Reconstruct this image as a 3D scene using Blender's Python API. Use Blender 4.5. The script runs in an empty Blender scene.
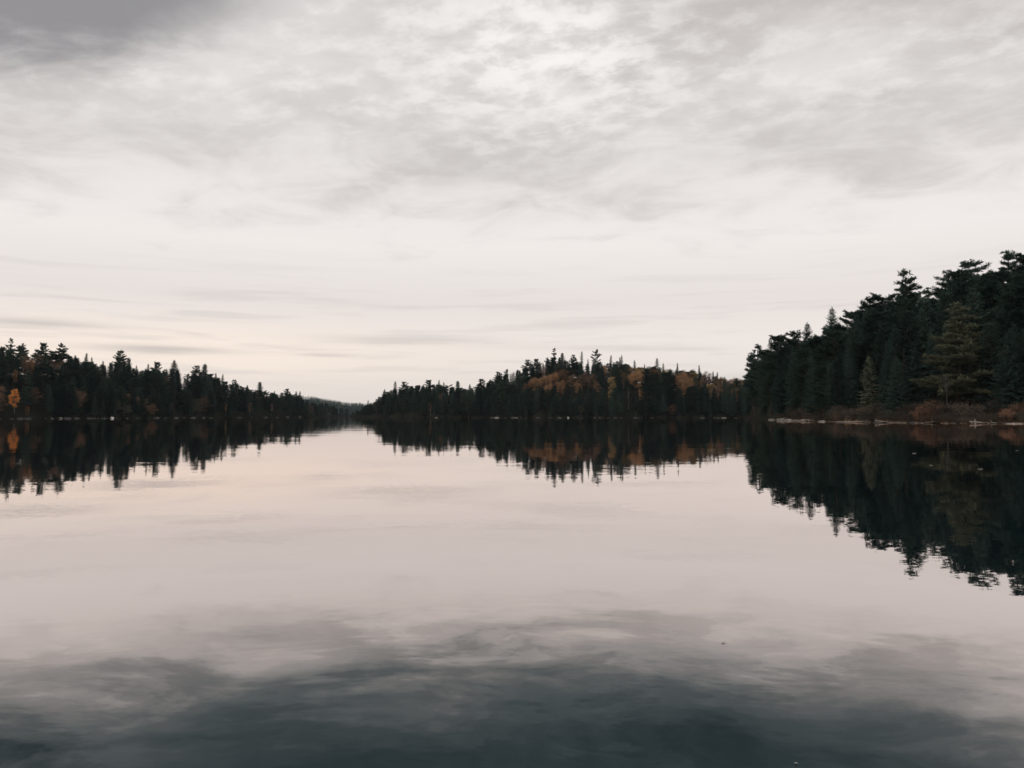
import bpy, math, random
import numpy as np

rng = np.random.default_rng(11)
random.seed(11)
R = math.radians
scene = bpy.context.scene
COL = scene.collection

# ------------------------------------------------------------------ camera model
F = 760.0                     # focal length in pixels at 1024 wide
CAM_H = 1.1                   # eye height in a canoe / on a low dock
PITCH = math.atan((416 - 384) / F)
CT, ST = math.cos(PITCH), math.sin(PITCH)

def world_at(px, py, depth):
    """point seen at picture position (px, py) at ground distance depth ahead"""
    u, v = (px - 512) / F, (384 - py) / F
    k = depth / (CT - v * ST)
    return u * k, CAM_H + k * (ST + v * CT)

def px_of(x, y, z=0.0):
    return 512 + F * x / (y * CT + (z - CAM_H) * ST)

# ------------------------------------------------------------------ materials
def new_mat(name):
    m = bpy.data.materials.new(name)
    m.use_nodes = True
    nt = m.node_tree
    nt.nodes.clear()
    out = nt.nodes.new('ShaderNodeOutputMaterial')
    return m, nt, out

def lk(nt, a, b):
    nt.links.new(a, b)

def math_node(nt, op, a, b=None, c=None, clamp=False):
    n = nt.nodes.new('ShaderNodeMath')
    n.operation = op
    n.use_clamp = clamp
    for i, v in enumerate((a, b, c)):
        if v is None:
            continue
        if isinstance(v, (int, float)):
            n.inputs[i].default_value = v
        else:
            lk(nt, v, n.inputs[i])
    return n.outputs[0]

def ramp(nt, fac, stops, interp='LINEAR'):
    n = nt.nodes.new('ShaderNodeValToRGB')
    cr = n.color_ramp
    cr.interpolation = interp
    while len(cr.elements) < len(stops):
        cr.elements.new(0.5)
    for e, (p, c) in zip(cr.elements, stops):
        e.position = p
        e.color = tuple(c) + (1,) if len(c) == 3 else c
    if fac is not None:
        lk(nt, fac, n.inputs[0])
    return n.outputs[0]

def noise(nt, vec, scale, detail=4, rough=0.55, dist=0.0, out='Fac'):
    n = nt.nodes.new('ShaderNodeTexNoise')
    n.inputs['Scale'].default_value = scale
    n.inputs['Detail'].default_value = detail
    n.inputs['Roughness'].default_value = rough
    n.inputs['Distortion'].default_value = dist
    if vec is not None:
        lk(nt, vec, n.inputs['Vector'])
    return n.outputs[out]

def mixc(nt, fac, a, b, mode='MIX'):
    n = nt.nodes.new('ShaderNodeMix')
    n.data_type = 'RGBA'
    n.blend_type = mode
    n.clamp_factor = True
    for sock, v in ((n.inputs[0], fac), (n.inputs[6], a), (n.inputs[7], b)):
        if isinstance(v, (int, float)):
            sock.default_value = v
        elif isinstance(v, tuple):
            sock.default_value = v + (1,) if len(v) == 3 else v
        else:
            lk(nt, v, sock)
    return n.outputs[2]

def foliage_mat(name, dark, light, scale=1.3, transl=0.25):
    """leaf colour varies from tree to tree and from clump to clump"""
    m, nt, out = new_mat(name)
    info = nt.nodes.new('ShaderNodeObjectInfo')
    tc = nt.nodes.new('ShaderNodeTexCoord')
    n1 = noise(nt, tc.outputs['Object'], scale, 3, 0.6)
    n2 = noise(nt, tc.outputs['Object'], scale * 7, 2, 0.6)
    s = math_node(nt, 'ADD', math_node(nt, 'MULTIPLY', n1, 0.9), math_node(nt, 'MULTIPLY', n2, 0.5))
    s = math_node(nt, 'ADD', s, math_node(nt, 'MULTIPLY', info.outputs['Random'], 0.75))
    s = math_node(nt, 'SUBTRACT', s, 0.62)
    c = ramp(nt, s, [(0.1, dark), (0.85, light)])
    d = nt.nodes.new('ShaderNodeBsdfDiffuse')
    lk(nt, c, d.inputs['Color'])
    t = nt.nodes.new('ShaderNodeBsdfTranslucent')
    lk(nt, c, t.inputs['Color'])
    mx = nt.nodes.new('ShaderNodeMixShader')
    mx.inputs[0].default_value = transl
    lk(nt, d.outputs[0], mx.inputs[1])
    lk(nt, t.outputs[0], mx.inputs[2])
    lk(nt, mx.outputs[0], out.inputs[0])
    return m

def rough_mat(name, dark, light, scale=3.0, rough=0.9, stretch=(1, 1, 1)):
    m, nt, out = new_mat(name)
    tc = nt.nodes.new('ShaderNodeTexCoord')
    mp = nt.nodes.new('ShaderNodeMapping')
    mp.inputs['Scale'].default_value = stretch
    lk(nt, tc.outputs['Object'], mp.inputs['Vector'])
    n1 = noise(nt, mp.outputs[0], scale, 6, 0.65)
    c = ramp(nt, n1, [(0.32, dark), (0.68, light)])
    b = nt.nodes.new('ShaderNodeBsdfPrincipled')
    b.inputs['Roughness'].default_value = rough
    b.inputs['Specular IOR Level'].default_value = 0.2
    lk(nt, c, b.inputs['Base Color'])
    bp = nt.nodes.new('ShaderNodeBump')
    bp.inputs['Strength'].default_value = 0.5
    bp.inputs['Distance'].default_value = 0.05
    lk(nt, n1, bp.inputs['Height'])
    lk(nt, bp.outputs[0], b.inputs['Normal'])
    lk(nt, b.outputs[0], out.inputs[0])
    return m

M_SPRUCE = foliage_mat('spruce_needles', (0.018, 0.038, 0.036), (0.072, 0.115, 0.094))
M_CEDAR = foliage_mat('cedar_sprays', (0.020, 0.038, 0.035), (0.062, 0.092, 0.074))
M_PINE = foliage_mat('pine_needles', (0.018, 0.037, 0.033), (0.078, 0.118, 0.086))
M_OLIVE = foliage_mat('olive_pine_needles', (0.022, 0.044, 0.037), (0.215, 0.212, 0.135), 0.42)
M_YOUNG = foliage_mat('young_pine_needles', (0.070, 0.090, 0.066), (0.260, 0.262, 0.172), 1.2)
M_ORANGE = foliage_mat('orange_leaves', (0.48, 0.19, 0.055), (0.80, 0.38, 0.12), 1.5, 0.4)
M_RUST = foliage_mat('rust_leaves', (0.170, 0.100, 0.055), (0.520, 0.300, 0.155), 1.0, 0.35)
M_BROWN = foliage_mat('brown_leaves', (0.115, 0.072, 0.050), (0.280, 0.180, 0.122), 1.0, 0.3)
M_YELLOW = foliage_mat('yellow_leaves', (0.20, 0.135, 0.060), (0.42, 0.29, 0.13), 1.5, 0.4)
M_GREY = foliage_mat('fading_grey_green_leaves', (0.055, 0.058, 0.045), (0.115, 0.115, 0.085), 1.5, 0.3)
M_BRUSH = foliage_mat('brown_brush_twigs', (0.056, 0.049, 0.042), (0.158, 0.124, 0.098), 1.3, 0.25)
M_REDBRUSH = foliage_mat('rust_brush_leaves', (0.130, 0.082, 0.058), (0.370, 0.210, 0.140), 1.5, 0.3)
M_GRASS = foliage_mat('dry_shore_grass', (0.050, 0.030, 0.020), (0.150, 0.095, 0.060), 0.4, 0.3)
M_BARK = rough_mat('dark_bark', (0.020, 0.016, 0.013), (0.065, 0.050, 0.040), 4, 0.95, (1, 1, 0.25))
M_BIRCH = rough_mat('white_birch_bark', (0.10, 0.095, 0.09), (0.38, 0.365, 0.345), 3, 0.8, (0.6, 0.6, 2.5))
M_ROCK = rough_mat('grey_granite', (0.035, 0.036, 0.037), (0.15, 0.145, 0.14), 1.5)
M_PALEROCK = rough_mat('pale_lichen_granite', (0.16, 0.14, 0.125), (0.50, 0.46, 0.43), 1.1)
M_WHITEROCK = rough_mat('white_quartz_rock', (0.55, 0.54, 0.52), (0.85, 0.84, 0.82), 1.2)
M_DRIFT = rough_mat('bleached_driftwood', (0.12, 0.092, 0.076), (0.50, 0.42, 0.365), 2.2, 0.85, (0.3, 2, 2))
M_WETWOOD = rough_mat('wet_brown_log', (0.030, 0.020, 0.015), (0.10, 0.066, 0.048), 2.5, 0.7, (0.3, 2, 2))
M_LEAF = rough_mat('floating_dead_leaf', (0.30, 0.28, 0.25), (0.60, 0.57, 0.52), 30)

# ground: forest litter, browner on the low bank
m, nt, out = new_mat('forest_floor')
tc = nt.nodes.new('ShaderNodeTexCoord')
a = noise(nt, tc.outputs['Object'], 0.09, 6, 0.65)
b_ = noise(nt, tc.outputs['Object'], 1.1, 5, 0.7)
col = mixc(nt, b_, (0.010, 0.011, 0.009), (0.026, 0.021, 0.017))
col = mixc(nt, ramp(nt, a, [(0.42, (0, 0, 0)), (0.62, (1, 1, 1))]), col, (0.018, 0.022, 0.016))
gp = nt.nodes.new('ShaderNodeNewGeometry')
sx = nt.nodes.new('ShaderNodeSeparateXYZ'); lk(nt, gp.outputs['Position'], sx.inputs[0])
low = math_node(nt, 'MULTIPLY', math_node(nt, 'LESS_THAN', sx.outputs[2], 0.19), math_node(nt, 'MULTIPLY', math_node(nt, 'GREATER_THAN', sx.outputs[0], 45.0), math_node(nt, 'LESS_THAN', sx.outputs[1], 207.0)))
low = math_node(nt, 'MULTIPLY', low, ramp(nt, noise(nt, tc.outputs['Object'], 0.55, 4, 0.7), [(0.44, (0, 0, 0)), (0.56, (1, 1, 1))]))
col = mixc(nt, low, col, (0.17, 0.140, 0.120))
d = nt.nodes.new('ShaderNodeBsdfDiffuse')
lk(nt, col, d.inputs[0]); lk(nt, d.outputs[0], out.inputs[0])
M_GROUND = m

# water: still lake, tiny ripples, mirror strength follows the viewing angle
m, nt, out = new_mat('still_lake_water')
geo = nt.nodes.new('ShaderNodeNewGeometry')
def stretched(sx, sy):
    mp = nt.nodes.new('ShaderNodeMapping')
    mp.inputs['Scale'].default_value = (sx, sy, 1)
    lk(nt, geo.outputs['Position'], mp.inputs['Vector'])
    return mp.outputs[0]
def vec(op, a, b=None):
    n = nt.nodes.new('ShaderNodeVectorMath'); n.operation = op
    for i, v in enumerate((a, b)):
        if v is None: continue
        if isinstance(v, tuple): n.inputs[i].default_value = v
        else: lk(nt, v, n.inputs[i])
    return n.outputs['Value'] if op in ('DOT_PRODUCT', 'LENGTH') else n.outputs[0]
w1 = vec('SUBTRACT', noise(nt, stretched(0.6, 1.9), 1.9, 4, 0.55, 0.5, out='Color'), (0.5, 0.5, 0.5))
w2 = vec('SUBTRACT', noise(nt, stretched(0.5, 1.0), 0.35, 2, 0.5, out='Color'), (0.5, 0.5, 0.5))
w3 = vec('SUBTRACT', noise(nt, stretched(1, 1.4), 11.0, 2, 0.5, out='Color'), (0.5, 0.5, 0.5))
bz = ramp(nt, noise(nt, stretched(0.6, 1.6), 0.14, 3, 0.5), [(0.35, (0.25,) * 3), (0.68, (1.5,) * 3)])
breeze = bz
gate = nt.nodes.new('ShaderNodeMapRange')
gate.interpolation_type = 'SMOOTHSTEP'
gate.inputs['From Min'].default_value = 5.2; gate.inputs['From Max'].default_value = 3.2
lk(nt, vec('LENGTH', geo.outputs['Position']), gate.inputs['Value'])
w4 = vec('SUBTRACT', noise(nt, stretched(0.7, 1.25), 1.7, 7, 0.60, 0.35, out='Color'), (0.5, 0.5, 0.5))  # added swell near the camera, shaped to imitate broken cloud reflections
sc4 = nt.nodes.new('ShaderNodeVectorMath'); sc4.operation = 'SCALE'
lk(nt, vec('MULTIPLY', w4, (0.05, 0.20, 0)), sc4.inputs[0]); lk(nt, gate.outputs[0], sc4.inputs['Scale'])
w = vec('ADD', vec('ADD', sc4.outputs[0], vec('ADD', vec('MULTIPLY', vec('MULTIPLY', w1, breeze), (0.006, 0.013, 0)), vec('MULTIPLY', w2, (0.004, 0.008, 0)))), vec('MULTIPLY', w3, (0.006, 0.010, 0)))
nrm = vec('NORMALIZE', vec('ADD', w, (0, 0, 1)))
cosv = math_node(nt, 'ABSOLUTE', vec('DOT_PRODUCT', nrm, geo.outputs['Incoming']))
refl = ramp(nt, cosv, [(0.0, (0.97,) * 3), (0.044, (0.90,) * 3), (0.11, (0.80,) * 3), (0.186, (0.70,) * 3),
                       (0.235, (0.585, 0.572, 0.565)), (0.285, (0.365, 0.372, 0.372)), (0.335, (0.120, 0.140, 0.147)), (0.365, (0.060, 0.076, 0.082)), (0.40, (0.028, 0.039, 0.043)), (0.6, (0.02, 0.027, 0.03)), (1, (0.02,) * 3)])
gl = nt.nodes.new('ShaderNodeBsdfGlossy')
gl.inputs['Roughness'].default_value = 0.015
gl.inputs['Color'].default_value = (1.0, 0.945, 0.925, 1)
lk(nt, nrm, gl.inputs['Normal'])
body = nt.nodes.new('ShaderNodeBsdfDiffuse')
body.inputs['Color'].default_value = (0.012, 0.034, 0.044, 1)
lk(nt, mixc(nt, 1.0, refl, (1.0, 0.925, 0.90), 'MULTIPLY'), gl.inputs['Color'])
inv = nt.nodes.new('ShaderNodeInvert')
lk(nt, refl, inv.inputs['Color'])
lk(nt, mixc(nt, 1.0, inv.outputs[0], (0.006, 0.016, 0.021), 'MULTIPLY'), body.inputs['Color'])
mx = nt.nodes.new('ShaderNodeAddShader')
lk(nt, body.outputs[0], mx.inputs[0]); lk(nt, gl.outputs[0], mx.inputs[1])
lk(nt, mx.outputs[0], out.inputs[0])
M_WATER = m

# ------------------------------------------------------------------ mesh helpers
class MB:
    """collects vertices and faces"""
    def __init__(self):
        self.v, self.f, self.n = [], [], 0
    def add(self, verts, faces):
        verts = np.asarray(verts, float).reshape(-1, 3)
        self.v.append(verts)
        self.f.extend([tuple(i + self.n for i in fc) for fc in faces])
        self.n += len(verts)
    def kites(self, P, D, L, W, droop=0.0, roll=None):
        P, D = np.asarray(P, float), np.asarray(D, float)
        D = D / np.maximum(np.linalg.norm(D, axis=1, keepdims=True), 1e-6)
        n = len(P)
        up = np.tile([0, 0, 1.0], (n, 1)) + rng.normal(0, 0.45 if roll is None else roll, (n, 3))
        S = np.cross(D, up)
        S /= np.maximum(np.linalg.norm(S, axis=1, keepdims=True), 1e-6)
        L = np.broadcast_to(L, n)[:, None]; W = np.broadcast_to(W, n)[:, None]
        a, b, c, d = P, P + D * L * 0.45 + S * W / 2, P + D * L, P + D * L * 0.45 - S * W / 2
        c = c - np.array([0, 0, 1.0]) * L * droop
        V = np.stack([a, b, c, d], 1).reshape(-1, 3)
        base = self.n
        self.v.append(V)
        self.f.extend([(base + i, base + i + 1, base + i + 2, base + i + 3) for i in range(0, 4 * n, 4)])
        self.n += 4 * n
    def tube(self, pts, radii, seg=6):
        pts = np.asarray(pts, float)
        k = len(pts)
        T = np.gradient(pts, axis=0)
        T /= np.maximum(np.linalg.norm(T, axis=1, keepdims=True), 1e-9)
        ref = np.array([0, 0, 1.0]) if abs(T[0, 2]) < 0.8 else np.array([1.0, 0, 0])
        V = []
        for i in range(k):
            A = np.cross(T[i], ref); A /= max(np.linalg.norm(A), 1e-9)
            B = np.cross(T[i], A)
            for j in range(seg):
                t = 2 * math.pi * j / seg
                V.append(pts[i] + radii[i] * (math.cos(t) * A + math.sin(t) * B))
        Fc = [(i * seg + j, i * seg + (j + 1) % seg, (i + 1) * seg + (j + 1) % seg, (i + 1) * seg + j)
              for i in range(k - 1) for j in range(seg)]
        Fc.append(tuple(range(seg))[::-1])
        Fc.append(tuple(range((k - 1) * seg, k * seg)))
        self.add(V, Fc)
    def mesh(self, name, mat, smooth=False):
        me = bpy.data.meshes.new(name)
        me.from_pydata(np.concatenate(self.v).tolist(), [], self.f)
        me.materials.append(mat)
        if smooth:
            me.polygons.foreach_set('use_smooth', [True] * len(me.polygons))
        me.update()
        return me

def link(name, me, parent=None):
    o = bpy.data.objects.new(name, me)
    COL.objects.link(o)
    if parent is not None:
        o.parent = parent
    return o

def tag(o, label=None, cat=None, group=None, kind=None):
    if label: o['label'] = label
    if cat: o['category'] = cat
    if group: o['group'] = group
    if kind: o['kind'] = kind
    return o

# ------------------------------------------------------------------ tree kinds (trunk mesh, crown mesh, natural height)
def spruce_kind(H, Rm, taper=0.85, bare=0.05, gap=0.0, mat=M_SPRUCE, dens=1.0, lean=0.0):
    tr, cr = MB(), MB()
    zs = np.linspace(-0.6, H, 9)
    tr.tube(np.stack([lean * (zs / H) ** 2 + 0 * zs, 0 * zs, zs], 1), 0.012 * H * (1 - np.clip(zs / H, 0, 1)) + 0.015, 7)
    z = bare * H
    while z < H * 0.985:
        t = z / H
        n = int(rng.integers(4, 7))
        a0 = rng.uniform(0, 6.28)
        lev = rng.uniform(0.78, 1.18)
        for i in range(n):
            if rng.random() < gap:
                continue
            L = Rm * (1 - t) ** taper * lev * rng.uniform(0.72, 1.2) + 0.12
            if t < 0.18:
                L *= 0.55 + 2.5 * t
            az = a0 + i * 6.28 / n + rng.normal(0, 0.25)
            pitch = R(38) * t ** 2 - R(16) * (1 - t) + rng.normal(0, 0.08)
            h = np.array([math.cos(az), math.sin(az), 0])
            base = np.array([lean * t * t, 0, z])
            m = max(3, int(L / 0.16 * dens))
            s = np.linspace(0.12, 1.0, m)
            zz = math.sin(pitch) * L * s - 0.10 * L * s * (1 - s) * 2 + 0.12 * L * np.clip(s - 0.6, 0, 1)
            P = base + h * (L * s * math.cos(pitch))[:, None] + np.array([0, 0, 1.0]) * zz[:, None]
            tr.tube([base, P[m // 2], P[-1]], [0.012 + 0.008 * L, 0.010, 0.004], 3)
            for side in (-1, 1):
                ang = az + side * rng.uniform(0.5, 1.15, m)
                D = np.stack([np.cos(ang), np.sin(ang), rng.normal(-0.12, 0.16, m)], 1)
                cr.kites(P, D, (0.20 + 0.30 * L * (1.05 - s)) * rng.uniform(0.7, 1.25, m), 0.13 + 0.05 * L * (1 - s), 0.22)
            D = np.tile(h, (m, 1)) + rng.normal(0, 0.25, (m, 3))
            cr.kites(P, D, 0.34, 0.13, 0.2)
        z += (0.36 - 0.16 * t) / dens ** 0.5 * rng.uniform(0.8, 1.25)
    cr.kites(np.tile([lean, 0, H - 0.15], (5, 1)), np.array([[0, 0, 1.0]] * 5) + rng.normal(0, 0.2, (5, 3)), 0.5, 0.1)
    return tr, cr, mat

def pine_kind(H, Rm, start=0.25, n_limb=40, shape='round', side=0.0, mat=M_PINE, tuft=13, up=0.25, size=0.62):
    """eastern white pine: tiered limbs carrying flat, upswept tufts with gaps between"""
    tr, cr = MB(), MB()
    zs = np.linspace(-0.8, H, 10)
    wob = np.cumsum(rng.normal(0, 0.05, (10, 2)), axis=0)
    tp = np.stack([wob[:, 0], wob[:, 1], zs], 1)
    tr.tube(tp, 0.017 * H * (1 - np.clip(zs / H, 0, 1)) ** 0.8 + 0.02, 8)
    def axis(z):
        return np.array([np.interp(z, zs, tp[:, 0]), np.interp(z, zs, tp[:, 1]), z])
    tiers = np.sort(rng.uniform(start, 0.985, n_limb)) ** 0.92
    for k, t in enumerate(tiers):
        q = (t - start) / (1 - start)
        if shape == 'round':
            env = math.sin(math.pi * min(1, 0.16 + 0.80 * q)) ** 0.75
        elif shape == 'cone':
            env = (1 - q) ** 0.8 * 0.98 + 0.06
        elif shape == 'flat':
            env = 0.55 + 0.45 * q if q < 0.85 else 0.8
        else:                                       # open
            env = 0.98 * (1 - q) ** 0.65 + 0.08
        az = k * 2.399 + rng.normal(0, 0.5)
        L = Rm * env * (rng.choice([0.55, 0.8, 1.0, 1.22], p=[0.2, 0.3, 0.35, 0.15]) if mat is not M_OLIVE else rng.uniform(0.35, 1.25)) * (1 + side * math.cos(az))
        L = max(L, 0.35)
        pitch = up * (0.4 + q) + rng.normal(0, 0.10 if mat is not M_OLIVE else 0.17)
        h = np.array([math.cos(az), math.sin(az), 0])
        base = axis(t * H)
        s = np.linspace(0, 1, 5)
        path = base + h * (L * s)[:, None] + np.array([0, 0, 1.0]) * (math.tan(pitch) * L * s + 0.16 * L * s ** 2 - 0.10 * L * s)[:, None]
        path[1:] += rng.normal(0, 0.05 * L ** 0.5, (4, 3)) * np.array([1, 1, .5])
        tr.tube(path, 0.018 + 0.020 * L * (1 - s) + 0.004, 4)
        nt_ = max(2, int(L / 0.30))
        for ts in np.linspace(0.34 if L > 1.2 else 0.15, 1.0, nt_):
            c = np.array([np.interp(ts, s, path[:, i]) for i in range(3)])
            lat = np.array([-h[1], h[0], 0])
            for o in ((0,) if ts > 0.93 else (-1, 0, 1)):
                cc = c + lat * o * L * 0.30 * (1.1 - ts * 0.75) * rng.uniform(0.4, 1.1) + rng.normal(0, 0.07, 3)
                n = tuft if o == 0 else int(tuft * 0.8)
                D = h * rng.uniform(-0.2, 1.0, (n, 1)) + lat * (rng.normal(0, 0.65, (n, 1)) + 0.5 * o) + np.array([0, 0, 1.0]) * rng.uniform(-0.15, 0.75, (n, 1))
                cr.kites(np.tile(cc, (n, 1)) + rng.normal(0, 0.10, (n, 3)) * np.array([1, 1, .5]), D, size * rng.uniform(0.6, 1.2, n), 0.15, 0.05)
    c = axis(H - 0.3)
    cr.kites(np.tile(c, (14, 1)), np.stack([rng.normal(0, .5, 14), rng.normal(0, .5, 14), rng.uniform(.3, 1, 14)], 1), 0.6, 0.14)
    return tr, cr, mat

def leafy_kind(H, Rm, mat, bark=M_BARK, start=0.25, n_leaf=4200, narrow=1.0, clumps=34, leaf=0.24):
    tr, cr = MB(), MB()
    zs = np.linspace(-0.5, H * 0.93, 8)
    wob = np.cumsum(rng.normal(0, 0.06, (8, 2)), axis=0)
    tp = np.stack([wob[:, 0], wob[:, 1], zs], 1)
    tr.tube(tp, (0.0065 if bark is M_BIRCH else 0.011) * H * (1 - np.clip(zs / H, 0, 1)) + 0.012, 7)
    cz, rz = H * (start + 1) / 2, H * (1 - start) / 2
    for k in range(clumps):
        u = rng.normal(0, 1, 3); u /= np.linalg.norm(u)
        r = rng.uniform(0.25, 1.0) ** 0.5
        cen = np.array([u[0] * Rm * r, u[1] * Rm * r, cz + u[2] * rz * r * 0.9])
        zb = max(start * H * 0.7, cen[2] - 1.2 * math.hypot(cen[0], cen[1]) - 0.3)
        base = np.array([np.interp(zb, zs, tp[:, 0]), np.interp(zb, zs, tp[:, 1]), zb])
        midp = base * 0.45 + cen * 0.55 + rng.normal(0, 0.12, 3)
        tr.tube([base, midp, cen], [0.035, 0.022, 0.008], 4)
        for _ in range(4):
            tr.tube([midp, cen * 0.6 + midp * 0.4 + rng.normal(0, .2, 3), cen + rng.normal(0, 0.55, 3)], [0.012, 0.008, 0.004], 3)
        n = n_leaf // clumps
        rad = Rm * rng.uniform(0.22, 0.42)
        P = cen + rng.normal(0, 1, (n, 3)) * rad * 0.55 * np.array([1, 1, 0.75])
        D = rng.normal(0, 1, (n, 3)) + np.array([0, 0, -0.2])
        cr.kites(P, D, leaf * rng.uniform(0.6, 1.3, n), leaf * 0.75, 0, roll=1.5)
    return tr, cr, mat, bark

def snag_kind(H):
    tr, cr = MB(), MB()
    zs = np.linspace(-0.5, H, 9)
    tr.tube(np.stack([0.02 * zs, 0 * zs, zs], 1), 0.010 * H * (1 - np.clip(zs / H, 0, 1)) + 0.02, 6)
    for k in range(26):
        z = H * rng.uniform(0.25, 0.97); az = rng.uniform(0, 6.28); L = (1.3 - z / H) * rng.uniform(0.6, 1.5)
        b = np.array([0.02 * z, 0, z]); e = b + np.array([math.cos(az) * L, math.sin(az) * L, rng.uniform(-.3, .25) * L])
        tr.tube([b, (b + e) / 2 + [0, 0, .05], e], [0.025, 0.015, 0.005], 4)
        D = rng.normal(0, 1, (8, 3)); D[:, 2] -= 0.7
        cr.kites(np.tile((b + e) / 2, (8, 1)) + rng.normal(0, 0.15, (8, 3)), D, 0.22, 0.08)
    return tr, cr, M_GREY

KINDS = {}
def kind(key, desc, H, parts):
    tr, cr, mat = parts[:3]
    bark = parts[3] if len(parts) > 3 else M_BARK
    KINDS[key] = dict(H=H, desc=desc, trunk=tr.mesh('trunk', bark, True), crown=cr.mesh('crown', mat))

kind('spruce_a', 'narrow pointed spruce', 14, spruce_kind(14, 2.6))  # a narrow spruce, kept as a separate kind from the other spruces
kind('spruce_b', 'broad skirted spruce', 14, spruce_kind(14, 3.5, 0.8, 0.02))
kind('spruce_c', 'thin spire of a spruce', 14, spruce_kind(14, 1.9, 0.8, 0.06, 0.08))
kind('spruce_d', 'ragged gappy spruce', 14, spruce_kind(14, 2.7, 0.75, 0.10, 0.25, lean=0.4))
kind('cedar', 'full bushy cedar', 14, spruce_kind(14, 3.2, 0.5, 0.02, mat=M_CEDAR))
kind('pine_a', 'round headed pine', 17, pine_kind(17, 4.3, 0.15, 60, 'round'))
kind('pine_b', 'lopsided pine', 17, pine_kind(17, 4.5, 0.18, 52, 'open', 0.32))
kind('pine_c', 'layered conical pine', 17, pine_kind(17, 4.8, 0.10, 72, 'cone', 0.1, up=0.16))
kind('pine_d', 'open flat topped pine', 17, pine_kind(17, 4.0, 0.25, 40, 'flat', -0.25, up=0.3))
kind('pine_e', 'dense full pine', 17, pine_kind(17, 4.4, 0.08, 80, 'round', 0.1, tuft=15))
kind('pine_tier', 'ragged tiered pine', 17, pine_kind(17, 4.2, 0.15, 46, 'open', 0.1, up=0.12))
kind('olive_pine', 'olive pine', 17, pine_kind(17, 6.0, 0.03, 92, 'cone', 0.12, mat=M_OLIVE, up=0.06, tuft=13, size=0.7))
kind('young_pine', 'young pine', 9, spruce_kind(9, 2.7, 0.8, 0.03, 0.14, mat=M_YOUNG, dens=0.8))
kind('orange_birch', 'birch', 9, leafy_kind(9, 1.35, M_ORANGE, M_BIRCH, 0.12, 4200, clumps=30, leaf=0.25))
kind('rust_maple', 'rust coloured maple', 11, leafy_kind(11, 3.2, M_RUST, M_BARK, 0.05, 5200, clumps=46))
kind('brown_maple', 'brown half bare maple', 11, leafy_kind(11, 2.8, M_BROWN, M_BARK, 0.06, 3200, clumps=40))
kind('brown_aspen', 'thin brown aspen', 12, leafy_kind(12, 1.5, M_BROWN, M_BIRCH, 0.15, 2000, clumps=26))
kind('yellow_birch', 'yellowing birch', 9, leafy_kind(9, 1.3, M_YELLOW, M_BIRCH, 0.2, 2600, clumps=26))
kind('white_birch', 'white stemmed birch', 11, leafy_kind(11, 1.5, M_GREY, M_BIRCH, 0.5, 1400, clumps=22))
kind('grey_willow', 'fading grey green willow', 6, leafy_kind(6, 1.9, M_GREY, M_BARK, 0.05, 3400, clumps=30))
kind('snag', 'thin mossy dead spruce', 12, snag_kind(12))

def plant_tree(key, x, y, z, H, width=1.0, rot=None):
    k = KINDS[key]
    name = ('pine_tree' if 'pine' in key else 'narrow_spruce_tree' if key == 'spruce_a' else 'cedar_tree' if key == 'cedar' else 'spruce_tree' if 'spruce' in key else 'dead_tree' if key == 'snag'
            else 'birch_tree' if 'birch' in key else 'maple_tree' if 'maple' in key else 'aspen_tree' if 'aspen' in key else 'willow_tree')
    root = link(name, None)
    s = H / k['H']
    root.location = (x, y, z - 0.1)
    root.scale = (s * width, s * width, s)
    root.rotation_euler = (rng.normal(0, 0.028), rng.normal(0, 0.028), rng.uniform(0, 6.28) if rot is None else rot)
    link('trunk', k['trunk'], root)
    link('crown', k['crown'], root)
    return root

# ------------------------------------------------------------------ land: three wooded shores round the lake and a far ridge
def T(*pairs):
    return [np.array(c, float) for c in zip(*pairs)]
TOP_L = T((-260, 330), (-60, 338), (0, 345), (11, 341), (22, 346), (30, 351), (45, 346), (62, 349), (75, 356), (92, 360), (105, 362), (120, 354),
          (137, 368), (158, 366), (175, 364), (185, 371), (203, 368), (215, 375), (235, 382), (248, 386), (268, 391), (288, 391), (300, 393), (305, 398),
          (325, 402), (345, 406))
TOP_C = T((345, 412), (352, 410), (360, 407), (368, 401), (378, 396), (385, 391), (395, 385), (410, 384), (430, 382), (452, 384), (470, 387),
          (483, 382), (497, 374), (512, 370), (528, 362), (540, 361), (555, 354), (572, 358), (590, 361), (610, 360), (645, 364), (668, 366),
          (690, 368), (720, 374), (745, 377), (900, 372), (1500, 360))
TOP_R = T((735, 385), (745, 368), (752, 354), (760, 348), (769, 345), (778, 343), (790, 335), (800, 334), (815, 329), (832, 319), (850, 314), (864, 304),
          (890, 299), (902, 290), (918, 284), (933, 295), (943, 281), (960, 272), (972, 266), (985, 272), (1007, 262), (1024, 258), (1060, 250),
          (1200, 250), (1600, 300))
TOP_F = T((150, 396), (300, 395), (320, 398), (335, 401), (350, 403), (362, 404), (450, 404), (700, 404))
SH_L = T((-400, 180), (-260, 200), (-100, 240), (0, 280), (100, 330), (200, 400), (270, 500), (310, 620), (330, 800), (345, 980), (356, 1100))
RD_L = T((-400, 70), (0, 70), (200, 65), (270, 60), (310, 60), (345, 70), (360, 80))
SH_C = T((345, 660), (355, 610), (375, 560), (400, 520), (450, 460), (560, 425), (650, 415), (745, 405), (900, 400), (1600, 400))
RD_C = T((345, 30), (355, 40), (400, 60), (450, 70), (560, 85), (650, 85), (745, 75), (1600, 70))
SH_R = T((730, 470), (738, 400), (746, 322), (758, 262), (772, 205), (790, 172), (830, 142), (864, 128), (940, 114), (1024, 105), (1200, 95), (1600, 80), (2600, 60))
RD_R = T((730, 40), (746, 42), (760, 50), (800, 60), (864, 66), (940, 62), (1024, 60), (2600, 60))
SH_F = T((150, 1900), (330, 1880), (450, 1900), (700, 1900))
RD_F = T((150, 170), (700, 170))
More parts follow.
